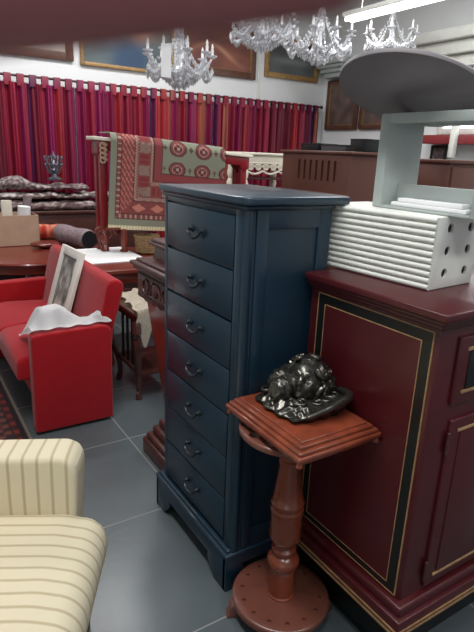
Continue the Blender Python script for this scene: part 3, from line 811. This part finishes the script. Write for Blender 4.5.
# ------------------------------------------------------------------ chest with a pile of rugs against the curtains
CH = thing('low_chest', 'long dark brown wooden chest in front of the curtains, under the pile of rugs', 'chest', (1.55,5.68,0))
b = BM(); box(b, .70, 2.35, 5.52, 5.86, .06, .90, .006, 2); link('body', b, M_DARKWOOD, CH)
b = BM(); box(b, .68, 2.37, 5.50, 5.88, .90, .935, .008, 3); link('lid', b, M_DARKWOOD, CH)
b = BM(); box(b, .69, 2.36, 5.51, 5.87, 0, .07, .006, 2); link('plinth', b, M_DARKWOOD, CH)
def ruglayer(z0, x0, x1, th, k, lab, c1, c2, bulge=0):
    b = BM()
    def top(x,y): return z0+th+.03*noise.noise(Vector((x*3.5,y*5,k)))+.015*noise.noise(Vector((x*13,y*9,k)))+bulge*math.exp(-((x-x0-.14)/.13)**2)
    def fn(u,v):
        a = v*2*PI; x = x0+(x1-x0)*u; y = 5.69-(.18+.02*noise.noise(Vector((x*5,k,2))))*math.cos(a)
        y += .02*math.sin(u*PI*2+k)*0
        zz = math.sin(a); m_ = top(x,y)
        sag = .018*noise.noise(Vector((x*7,k*3,1)))
        return Vector((x, y, (z0+ (m_-z0)*(.5+.5*max(-1,min(1,zz*1.5))))+max(0,sag)))
    sheet(b, fn, 110, 32); bmesh.ops.remove_doubles(b, verts=list(b.verts), dist=.0005)
    bmesh.ops.holes_fill(b, edges=[e for e in b.edges if e.is_boundary], sides=0)
    bmesh.ops.recalc_face_normals(b, faces=list(b.faces))
    def cf(p):
        t = noise.noise(Vector((p.x*30,p.y*20,p.z*55+k)))+.5*noise.noise(Vector((p.x*12,p.y*9,p.z*80)))
        return mix(c1,c2,.42+1.2*t)
    tag(link('folded_rug', b, M_VC, None, ((x0+x1)/2,5.69,z0), colfn=cf, angle=80), lab, 'rug', 'rugs piled on the chest')
ruglayer(.936, .80, 2.28, .085, 1, 'grey brown mottled rug, bottom one of the pile on the chest', (92,70,70),(180,166,162))
ruglayer(1.05, .84, 2.2, .05, 2, 'grey and cream rug folded in the middle of the pile on the chest', (84,68,68),(200,190,184))
ruglayer(1.135, .90, 1.72, .04, 3, 'grey brown bunched rug, topmost of the pile on the chest', (84,68,70),(190,176,172), .08)
SO = thing('ornament', 'tall silver filigree ornament standing on the rugs before the curtains', 'ornament', (1.42,5.66,1.235))
b = BM(); lathe(b, [(.07,1.225),(.075,1.24),(.03,1.26),(.02,1.29),(.045,1.32),(.02,1.35),(.03,1.38),(.012,1.42),(.02,1.46),(.003,1.5)], 1.42, 5.66, 20); link('stem', b, M_SILVER, SO)
for k in range(8):
    a = k*PI/4; b = BM()
    for zz, rr in ((1.30,.085),(1.37,.09)):
        pts=[(1.42+math.cos(a)*rr*math.sin(t*1.9)*1.0, 5.66+math.sin(a)*rr*math.sin(t*1.9), zz+.075*t-.03*math.sin(t*PI*2)) for t in [j/10 for j in range(11)]]
        tube(b, pts, .008, 6); sphere(b, pts[-1], .013, 1)
    link('branch', b, M_SILVER, SO)

# ------------------------------------------------------------------ curtains
pal = [(132,14,44),(128,18,66),(104,12,36),(84,26,72),(160,38,44),(140,16,50),(156,84,64),(112,14,40),(132,20,74),(136,16,46),(118,14,46),(160,52,44)]
rnd = random.Random(11)
wid_list = []; x = .3
while x < 5.2:
    w_ = rnd.uniform(.03,.11); wid_list.append((x, rnd.choice(pal))); x += w_
def curt_col(p):
    c = pal[0]
    for x, cc in wid_list:
        if p.x >= x: c = cc
    return mix(c, (60,10,30), .15+.15*math.sin(p.x*140)+.2*nz(p.x,p.z*.2,30))
labs = ['crimson striped tab top curtain panel at the left end, above the cardboard box','crimson and purple striped curtain panel behind the silver ornament','crimson striped curtain panel just above the draped rug','crimson striped curtain panel above the top of the blue chest','crimson striped curtain panel behind the cream carved table, at the right end of the rod']
cw = .82; cx0 = .92
for i in range(5):
    xa = cx0+i*cw; T = thing('curtain', labs[i], 'curtain', (xa+cw/2, 5.94, .04), 0, 'striped curtains on the back wall')
    b = BM(); nf = 7+(i%2)
    def cf(u,v, xa=xa, nf=nf, i=i):
        x = xa+.004+(cw-.008)*u; z = .04+2.09*v
        y = 5.935+.038*math.sin(u*2*PI*nf+.5*math.sin(3*v+i))*(1-.3*v)+.012*math.sin(u*2*PI*nf*2.3+i)
        return Vector((x,y,z))
    sheet(b, cf, 150, 10); bmesh.ops.recalc_face_normals(b, faces=list(b.faces))
    o = link('cloth', b, M_CURT, T, colfn=curt_col, angle=80)
    nt_ = 7
    for k in range(nt_):
        b = BM(); x = xa+cw*(k+.5)/nt_
        pts = []
        for j in range(13):
            a = -PI/2+j/12*PI*1.0
        prism(b, [(5.918,2.10),(5.918,2.195),(5.924,2.208),(5.938,2.212),(5.952,2.208),(5.958,2.195),(5.958,2.10),(5.954,2.10),(5.954,2.193),(5.938,2.207),(5.922,2.193),(5.922,2.10)], 0, x-.032, x+.032)
        link('tab', b, M_CURT, T, colfn=curt_col)
b = BM(); tube(b, [(.6,5.938,2.192),(5.05,5.938,2.192)], .012, 12); sphere(b,(5.06,5.938,2.192),.022,2)
cr_ = link('curtain_rod', b, M_ROD, None, (2.8,5.938,2.192)); tag(cr_, 'long thin dark curtain rod along the back wall', 'curtain rod')
for x in (.95,2.8,5.02):
    b = BM(); tube(b, [(x,5.938,2.19),(x,6.02,2.19)], .008, 8); link('bracket', b, M_ROD, cr_)

# ------------------------------------------------------------------ pictures on the walls
def wall_pic(name, lab, M, w, h, bw, fm, fn, inner=None):
    T = thing(name, lab, 'painting', M @ Vector((w/2,0,0)))
    b = BM(); picture_frame(b, w, h, bw, .035, M, .006)
    link('frame', b, fm, T)
    if inner:
        b = BM()
        Mi = M @ Matrix.Translation((bw-.012,.0,bw-.012)); picture_frame(b, w-2*bw+.024, h-2*bw+.024, .016, .03, Mi, .003); link('inner_slip', b, inner, T)
    canvas('canvas', w, h, bw, .012, M, fn, T, 46, 36)
def back(x, z, tilt=0):   # local x -> +X, local y -> out of the wall (-Y), local z up
    return Matrix.Translation((x, 6.012, z)) @ Matrix(((1,0,0,0),(0,-1,0,0),(0,0,1,0),(0,0,0,1)))
def right(y, z):          # local x -> -Y, local y -> -X
    return Matrix.Translation((5.152, y, z)) @ Matrix(((0,-1,0,0),(-1,0,0,0),(0,0,1,0),(0,0,0,1)))
def blob(u,v,cu,cv,ru,rv): return math.exp(-((u-cu)/ru)**2-((v-cv)/rv)**2)
def pA(u,v): 
    c = mix((218,212,206),(186,176,168),.5+.8*nz(u,v,4)); return mix(c,(70,56,54),blob(u,v,.62,.45,.2,.3)*.9)
def pB(u,v):
    c = mix((112,118,112),(70,82,86),.5+.7*nz(u,v,3,4)); c = mix(c,(46,70,98),1.3*blob(u,v,.52,.15,.22,.4)); return mix(c,(208,158,136),1.4*blob(u,v,.64,.66,.16,.2))
def pC(u,v):
    c = mix((104,62,54),(138,84,68),.5+.8*nz(u,v,4,8)); c = mix(c,(190,140,112),blob(u,v,.45,.35+.25*math.sin(u*5),.35,.07)); return mix(c,(84,48,44),blob(u,v,.3,.8,.3,.25))
def pD(u,v):
    c = mix((92,98,98),(70,70,68),v+.4*nz(u,v,4,9)); return mix(c,(120,124,122),blob(u,v,.5,.4,.5,.12))
def pE(u,v): return mix((82,66,62),(118,98,90),.5+.9*nz(u,v,4,12))
wall_pic('painting', 'pale painting in a dark brown frame at the left end of the back wall', back(.75,2.385), 1.01, .62, .075, M_FRAMEB, pA, M_FRAMEG)
wall_pic('painting', 'wide painting of a pale face over blue cloth in a thin gilt frame', back(1.83,2.365), 1.06, .66, .035, M_FRAMEG, pB)
wall_pic('painting', 'reddish brown painting in a brown wooden frame, between two chandeliers', back(3.02,2.43), .98, .58, .075, M_FRAMEB, pC, M_FRAMEG)
wall_pic('painting', 'dark grey landscape painting in a gilt frame, next to the room corner', back(4.14,2.49), .86, .50, .06, M_FRAMEG, pD)
wall_pic('painting', 'tall brown painting in a wooden frame on the right wall, nearest the corner', right(5.92,1.905), .60, .62, .06, M_FRAMEB, pE, M_FRAMEG)
wall_pic('painting', 'brown framed painting on the right wall, half hidden by the grey frame table', right(5.28,1.905), .60, .62, .06, M_FRAMEB, pE, M_FRAMEG)
b = BM(); tube(b, [(4.06,6.01,2.2),(4.06,6.01,3.4)], .012, 8); tag(link('wall_cable', b, M_WHITEP, None, (4.06,6.01,2.2)), 'thin white cable running down the back wall between two paintings', 'cable')
# stepped corbel on the right wall
b = BM(); box(b, 5.0, 5.16, 5.55, 5.88, 2.54, 2.60, .008); box(b, 4.96, 5.16, 5.5, 5.91, 2.595, 2.65, .012, 3); box(b, 4.92, 5.16, 5.46, 5.93, 2.645, 2.69, .01, 3); box(b, 4.88, 5.16, 5.42, 5.95, 2.685, 2.75, .008)
tag(link('corbel', b, M_GREY, None, (5.16,5.7,2.5)), 'grey stepped wall bracket in the corner above the wooden framed painting', 'bracket')

# ------------------------------------------------------------------ furniture beyond the blue chest
CT = thing('console_table', 'cream painted console table with carved openwork apron, beyond the blue chest', 'table', (2.93,4.2,0))
b = BM(); box(b, 2.58, 3.28, 4.0, 4.4, 1.545, 1.57, .006, 3); box(b, 2.61, 3.25, 4.03, 4.37, 1.47, 1.546, .004, 2); link('top', b, M_CREAMW, CT)
b = BM()
for k in range(6):
    x = 2.70+k*.095
    for s in (-1,1):
        tube(b, [(x+s*(.012+.03*math.cos(a)*(1-a/12)), 4.035, 1.425+.034*math.sin(a)*(1-a/14)) for a in [j*.6 for j in range(13)]], .009, 7)
tube(b, [(2.65+.6*t, 4.035, 1.39-.03*abs(math.sin(t*PI*3))) for t in [k/40 for k in range(41)]], .011, 8)
tube(b, [(2.65,4.035,1.468),(3.24,4.035,1.468)], .01, 8)
link('carved_apron', b, M_CREAMW, CT)
for x in (2.65,3.21):
    for y in (4.06,4.34):
        b = BM(); lathe(b, [(.02,0),(.035,.05),(.025,.2),(.035,.6),(.028,1.0),(.03,1.2),(.04,1.26),(.024,1.30),(.036,1.34),(.036,1.38),(.028,1.40),(.034,1.47)], x, y, 18); link('leg', b, M_CREAMW, CT)
b = BM(); box(b, 2.66, 3.2, 4.07, 4.33, 1.30, 1.32, .004); link('shelf', b, M_DARKWOOD, CT)
CT.location = (3.36,4.86,0)
SC = thing('slotted_cabinet', 'brown wooden cabinet with seven vertical slots, standing beyond the blue chest', 'cabinet', (2.75,3.1,0))
b = BM(); box(b, 2.6, 3.15, 2.72, 3.46, .0, 1.575, .006, 2); bo = link('body', b, M_BROWNWOOD, SC)
b = BM(); box(b, 2.585, 3.17, 2.70, 3.48, 1.573, 1.594, .006, 3); link('top', b, M_BROWNWOOD, SC)
b = BM(); box(b, 2.57, 2.604, 2.69, 3.49, 1.285, 1.312, .006, 3); link('ledge', b, M_BROWNWOOD, SC)
cut = BM()
for k in range(7): box(cut, 2.58, 2.625, 2.85+k*.065, 2.872+k*.065, 1.39, 1.53, .008, 3)
co = link('cutter', cut, M_HOLE); md = bo.modifiers.new('b','BOOLEAN'); md.object=co; md.solver='EXACT'
me = eval_mesh(bo); bo.modifiers.clear(); bo.data = me; me.set_sharp_from_angle(angle=R(35)); bpy.data.objects.remove(co)
for k, (x0,x1,y0,y1,h,lab) in enumerate(((2.72,2.92,3.20,3.40,.055,'flat black box at the left on the slotted brown cabinet'),(2.72,2.95,2.90,3.16,.045,'dark grey green flat box in the middle on the slotted brown cabinet'),(2.72,2.9,2.72,2.86,.085,'taller black box at the right on the slotted brown cabinet'))):
    b = BM(); box(b, x0,x1,y0,y1,1.595,1.595+h,.004,2)
    o = tag(link('storage_box', b, M_BLACK if k!=1 else M_GREYB, None, ((x0+x1)/2,(y0+y1)/2,1.595)), lab, 'box', 'boxes on the slotted cabinet')
    b = BM(); box(b, x0-.002,x1+.002,y0-.002,y1+.002,1.595+h-.012,1.595+h,.003,2); link('lid', b, M_BLACK, o)
BS = thing('sideboard', 'plain brown wooden sideboard seen through the open grey frame', 'sideboard', (3.75,2.8,0))
b = BM(); box(b, 3.4, 4.3, 2.55, 3.05, .08, 1.545, .006, 2); link('body', b, M_BROWNWOOD, BS)
b = BM(); box(b, 3.38, 4.32, 2.53, 3.07, 1.543, 1.57, .006, 3); link('top', b, M_BROWNWOOD, BS)
b = BM(); box(b, 3.42, 4.28, 2.57, 3.03, 0, .085, .004); link('plinth', b, M_BROWNWOOD, BS)
for x0,x1 in ((3.43,3.845),(3.855,4.27)):
    b = BM(); box(b, x0,x1,2.536,2.552,.12,1.52,.004); d_ = link('door', b, M_BROWNWOOD, BS)
    b = BM(); sphere(b,((x1-.04 if x0<3.5 else x0+.04),2.525,.9),.014,2); link('knob', b, M_GOLD, d_)
# red shelf on the right wall with a white bracket, small dark picture below
SH = thing('wall_shelf', 'red painted shelf board on the right wall below the bright window', 'shelf', (5.05,3.6,1.73))
b = BM(); box(b, 4.96, 5.155, 2.9, 4.12, 1.735, 1.825, .006, 2); link('board', b, M_REDP, SH)
b = BM(); box(b, 4.90, 4.958, 3.66, 3.72, 1.60, 1.92, .006, 2); link('bracket', b, M_WHITEP, SH)
b = BM(); box(b, 4.95, 5.155, 2.9, 4.12, 1.50, 1.52, .004, 2); link('lower_board', b, M_GREY, SH)
DP = thing('dark_picture', 'small dark framed picture standing on the wall shelf, seen through the grey frame', 'picture', (5.08,3.97,1.521))
def rp(y,z): return Matrix.Translation((5.10,y,z)) @ Matrix(((0,-1,0,0),(-1,0,0,0),(0,0,1,0),(0,0,0,1)))
b = BM(); picture_frame(b, .2, .205, .025, .02, rp(4.08,1.521)); link('frame', b, M_BLACK, DP)
canvas('print', .2, .205, .025, .008, rp(4.08,1.521), lambda u,v: mix((60,52,52),(112,98,96),.5+nz(u,v,4)), DP, 10, 10)
b = BM(); box(b, .005,.195,-.004,.004,.005,.2,0,1,rp(4.08,1.521)); link('backing_board', b, M_BLACK, DP)

# ------------------------------------------------------------------ chandeliers
def chandelier(lab, loc, rad, hgt, narm):
    """loc = bottom centre"""
    T = thing('chandelier', lab, 'chandelier', loc, 0, 'crystal chandeliers')
    x, y, z = loc
    b = BM(); lathe(b, [(.004,z+.03),(.02,z+.05),(.012,z+.07),(.05,z+.10),(.055,z+.12),(.02,z+.15),(.016,z+hgt*.55),(.035,z+hgt*.62),(.03,z+hgt*.68),(.012,z+hgt*.75),(.03,z+hgt*.9),(.01,z+hgt)], x, y, 20); link('stem', b, M_GLASS, T)
    b = BM(); tube(b, [(x,y,z+hgt*.98),(x,y,ZC)], .006, 8); lathe(b, [(.06,ZC-.03),(.05,ZC-.045),(.01,ZC-.05)][::-1]+[(.06,ZC-.001)], x, y, 20); link('chain', b, M_CHROME, T)
    for k in range(narm):
        a = 2*PI*k/narm+.3; ca_, sa = math.cos(a), math.sin(a)
        b = BM(); pts=[]
        for j in range(17):
            t=j/16; r=.03+(rad-.03)*t; pts.append((x+ca_*r, y+sa*r, z+.13-.10*math.sin(t*PI*1.05)+hgt*.18*t))
        tube(b, pts, .009, 8); ar = link('arm', b, M_GLASS, T)
        ex, ey, ez = pts[-1]
        b = BM(); lathe(b, [(.008,ez-.01),(.036,ez+.004),(.04,ez+.012),(.012,ez+.014)], ex, ey, 16); link('drip_pan', b, M_GLASS, ar)
        b = BM(); lathe(b, [(.010,ez+.012),(.010,ez+.055),(.006,ez+.058),(.010,ez+.068),(.007,ez+.08),(.002,ez+.095)], ex, ey, 12); link('candle_tube', b, M_PAPER, ar)
    b = BM(); rr = random.Random(int(x*100))
    def drop(p, s):
        t = bmesh.new(); bmesh.ops.create_cone(t, cap_ends=True, segments=6, radius1=s*.42, radius2=0, depth=s*.8); 
        t.transform(Matrix.Translation((0,0,s*.2)));  t2 = t
        merge(b, t2, Matrix.Translation(p) @ Matrix.Rotation(rr.uniform(-.2,.2),4,'X'))
        t = bmesh.new(); bmesh.ops.create_cone(t, cap_ends=True, segments=6, radius1=0, radius2=s*.42, depth=s*.9); t.transform(Matrix.Translation((0,0,-s*.65))); merge(b, t, Matrix.Translation(p))
    for k in range(narm):
        a = 2*PI*k/narm+.3; a2 = a+2*PI/narm
        for q in range(9):
            t = q/9; aa = a+(a2-a)*t; r = rad*(1-.06*math.sin(t*PI)); zz = z+.03+hgt*.18-.05*math.sin(t*PI)+.02
            drop((x+r*math.cos(aa), y+r*math.sin(aa), zz), rr.uniform(.028,.042))
        for q in range(8):
            r = rad*(.2+.10*q); drop((x+r*math.cos(a+.1), y+r*math.sin(a+.1), z+.02+.022*q), rr.uniform(.03,.045))
        for q in range(12):   # strings from the crown down to the arms
            t=q/12; r = .03+(rad*.9-.03)*t; drop((x+r*math.cos(a+.25), y+r*math.sin(a+.25), z+hgt*.85-(hgt*.62)*math.sin(t*PI/2)), rr.uniform(.02,.03))
    drop((x,y,z+.02), .05)
    o = link('crystal_drops', b, M_GLASS, T); o['kind'] = 'stuff'
    return T
c1 = chandelier('crystal chandelier at left with a white paper tag, before the face painting', (1.975,4.0,2.02), .25, .42, 9)
chandelier('crystal chandelier in the middle, before the reddish brown painting', (2.72,4.0,2.37), .26, .40, 9)
chandelier('crystal chandelier before the grey landscape painting, second from the right', (3.33,4.0,2.34), .28, .46, 9)
chandelier('faint crystal chandelier near the right wall, just above the round grey top', (4.40,4.2,2.53), .25, .42, 7)
b = BM(); box(b, 1.71, 1.785, 3.744, 3.747, 2.045, 2.26, 0)
tag(link('paper_tag', b, M_PAPER, None, (1.7475,3.7455,2.045)), 'long white paper tag hanging from the leftmost chandelier', 'tag')
b = BM(); tube(b, [(1.7475,3.7455,2.258),(1.80,3.79,2.275),(1.86,3.86,2.17)], .002, 6); link('string', b, M_PAPER, bpy.data.objects['paper_tag'])

# ------------------------------------------------------------------ lamps
def fluor(lab, x, y0, y1, z, light=True, power=40):
    T = thing('ceiling_lamp', lab, 'lamp', (x,(y0+y1)/2,z))
    b = BM(); box(b, x-.07, x+.07, y0, y1, z+.045, z+.09, .01, 3); link('housing', b, M_WHITEP, T)
    for s in (-.035,.035):
        b = BM(); tube(b, [(x+s,y0+.03,z+.025),(x+s,y1-.03,z+.025)], .019, 12); link('fluorescent_tube', b, M_LAMP, T)
    for y in (y0+.2,y1-.2):
        b = BM(); tube(b, [(x,y,z+.09),(x,y,ZC)], .005, 6); link('hanging_rod', b, M_CHROME, T)
    if light:
        l = bpy.data.lights.new('lamp_light','AREA'); l.shape='RECTANGLE'; l.size=.14; l.size_y=y1-y0; l.energy=power; l.color=(1,.985,.96)
        lo = bpy.data.objects.new('lamp_light', l); C.objects.link(lo); lo.parent = T; lo.location = (0,0,-.006)
    return T
fluor('white fluorescent lamp hanging near the right wall above the chandeliers', 4.07, 2.75, 4.5, 2.84, True, 10)
def arealight(name, loc, sx_, sy_, e, rot=(0,0,0), col=(1,1,1)):
    l = bpy.data.lights.new(name,'AREA'); l.shape='RECTANGLE'; l.size=sx_; l.size_y=sy_; l.energy=e; l.color=col
    o = bpy.data.objects.new(name, l); C.objects.link(o); o.location=loc; o.rotation_euler=rot; return o
arealight('ceiling_light', (.1,1.0,3.42), .3, 2.4, 70)
arealight('ceiling_light', (1.9,-.9,3.42), 2.4, .3, 42)
arealight('ceiling_light', (1.6,4.6,3.42), 2.4, .3, 72)
arealight('ceiling_light', (3.4,2.2,3.42), .3, 2.4, 60)
# daylight from the shop window behind the camera, left
arealight('shop_window_light', (-2.2,-2.3,1.9), 2.4, 2.2, 14, (R(80),0,R(-40)), (.92,.96,1))

# ------------------------------------------------------------------ camera
FPX, PITCH, ROLL, YAW = 536.0, R(16.83), R(2.4), R(32.93)
cyw, syw, cp, sp = math.cos(YAW), math.sin(YAW), math.cos(PITCH), math.sin(PITCH)
fwv = Vector((syw*cp, cyw*cp, -sp)); rt = Vector((cyw,-syw,0)); up = rt.cross(fwv)
r2 = rt*math.cos(ROLL)+up*math.sin(ROLL); u2 = -rt*math.sin(ROLL)+up*math.cos(ROLL)
CAM = Vector((0,0,1.55))
cam = bpy.data.cameras.new('camera'); co = bpy.data.objects.new('camera', cam); C.objects.link(co)
co.matrix_world = Matrix(((r2.x,u2.x,-fwv.x,CAM.x),(r2.y,u2.y,-fwv.y,CAM.y),(r2.z,u2.z,-fwv.z,CAM.z),(0,0,0,1)))
cam.sensor_fit='HORIZONTAL'; cam.sensor_width=36; cam.lens=36*FPX/474; cam.clip_start=.005
cam.dof.use_dof=True; cam.dof.focus_distance=2.2; cam.dof.aperture_fstop=cam.lens/2.4
bpy.context.scene.camera = co

# ------------------------------------------------------------------ the hand holding the camera: one finger strays in front of the lens
def cs(x,y,z): return CAM+(r2*x+u2*y+fwv*z)*.01     # centimetres right, up, forward of the lens
J = {'wrist':(-11.5,-7.5,-6,2.3),'elbow':(-15,-20,-19,3.6),'palm':(-10.3,-3.5,-3,2.6),'k1':(-8.6,1.6,1.6,1.15),'k2':(-9.2,-.4,.8,1.15),'k3':(-9.7,-2.3,0,1.1),'k4':(-10.2,-4.2,-.8,1.0),
 'i1':(-5.4,3.0,4.6,.95),'i2':(-2.5,3.56,5.5,.90),'i3':(-.3,3.76,5.55,.80),'i4':(1.5,3.92,5.5,.74),
 'm1':(-6.6,-.2,-.1,.95),'m2':(-5.2,.2,-2.0,.88),'m3':(-5.6,.3,-3.6,.75),
 'r1':(-7.1,-2.2,-.7,.92),'r2':(-5.8,-1.9,-2.5,.84),'r3':(-6.3,-1.8,-4.0,.72),
 'p1':(-7.8,-4.1,-1.3,.8),'p2':(-6.7,-3.9,-2.8,.72),'p3':(-7.0,-3.8,-4.0,.62),
 't0':(-10.4,-2.6,-5.0,1.4),'t1':(-9.0,-.6,-6.4,1.1),'t2':(-7.4,1.0,-6.6,.95),'t3':(-6.0,2.2,-6.3,.78)}
E_ = [('elbow','wrist'),('wrist','palm'),('palm','k1'),('palm','k2'),('palm','k3'),('palm','k4'),('k1','i1'),('i1','i2'),('i2','i3'),('i3','i4'),('k2','m1'),('m1','m2'),('m2','m3'),('k3','r1'),('r1','r2'),('r2','r3'),('k4','p1'),('p1','p2'),('p2','p3'),('palm','t0'),('t0','t1'),('t1','t2'),('t2','t3')]
names = list(J); idx = {k:i for i,k in enumerate(names)}
me = bpy.data.meshes.new('hand'); me.from_pydata([cs(*J[k][:3]) for k in names], [(idx[a],idx[c]) for a,c in E_], [])
ho = bpy.data.objects.new('person', me); C.objects.link(ho)
sk = ho.modifiers.new('s','SKIN'); 
for i,k in enumerate(names):
    r_ = J[k][3]*.01; me.skin_vertices[0].data[i].radius = (r_,r_); me.skin_vertices[0].data[i].use_root = (k=='palm')
sb = ho.modifiers.new('d','SUBSURF'); sb.levels=3; sb.render_levels=3
me2 = eval_mesh(ho); ho.modifiers.clear(); ho.data = me2; me2.materials.clear(); me2.materials.append(M_SKIN); me2.shade_smooth()
bs = cs(*J['elbow'][:3]); me2.transform(Matrix.Translation(-bs)); ho.location = bs; ROOTM[ho.name] = Matrix.Translation(bs)
tag(ho, 'hand of the person taking the photo, blurred finger across the top edge of the picture', 'person')
b = BM(); tube(b, [cs(-12.4,-10.8,-9.4),cs(-13.6,-15,-13.8),cs(-15.2,-20.7,-19.7)], [.032,.038,.045], 20); link('sleeve', b, M_SLEEVE, ho)

# ------------------------------------------------------------------ world and view
wd = bpy.data.worlds.new('world'); bpy.context.scene.world = wd; wd.use_nodes = True
bg = wd.node_tree.nodes['Background']; bg.inputs['Color'].default_value = (.86,.92,1,1); bg.inputs['Strength'].default_value = .33
vs_ = bpy.context.scene.view_settings
bpy.context.scene.display_settings.display_device = 'sRGB'
vs_.view_transform='Standard'; vs_.look='None'; vs_.exposure=0.0; vs_.gamma=1; vs_.use_curve_mapping=False
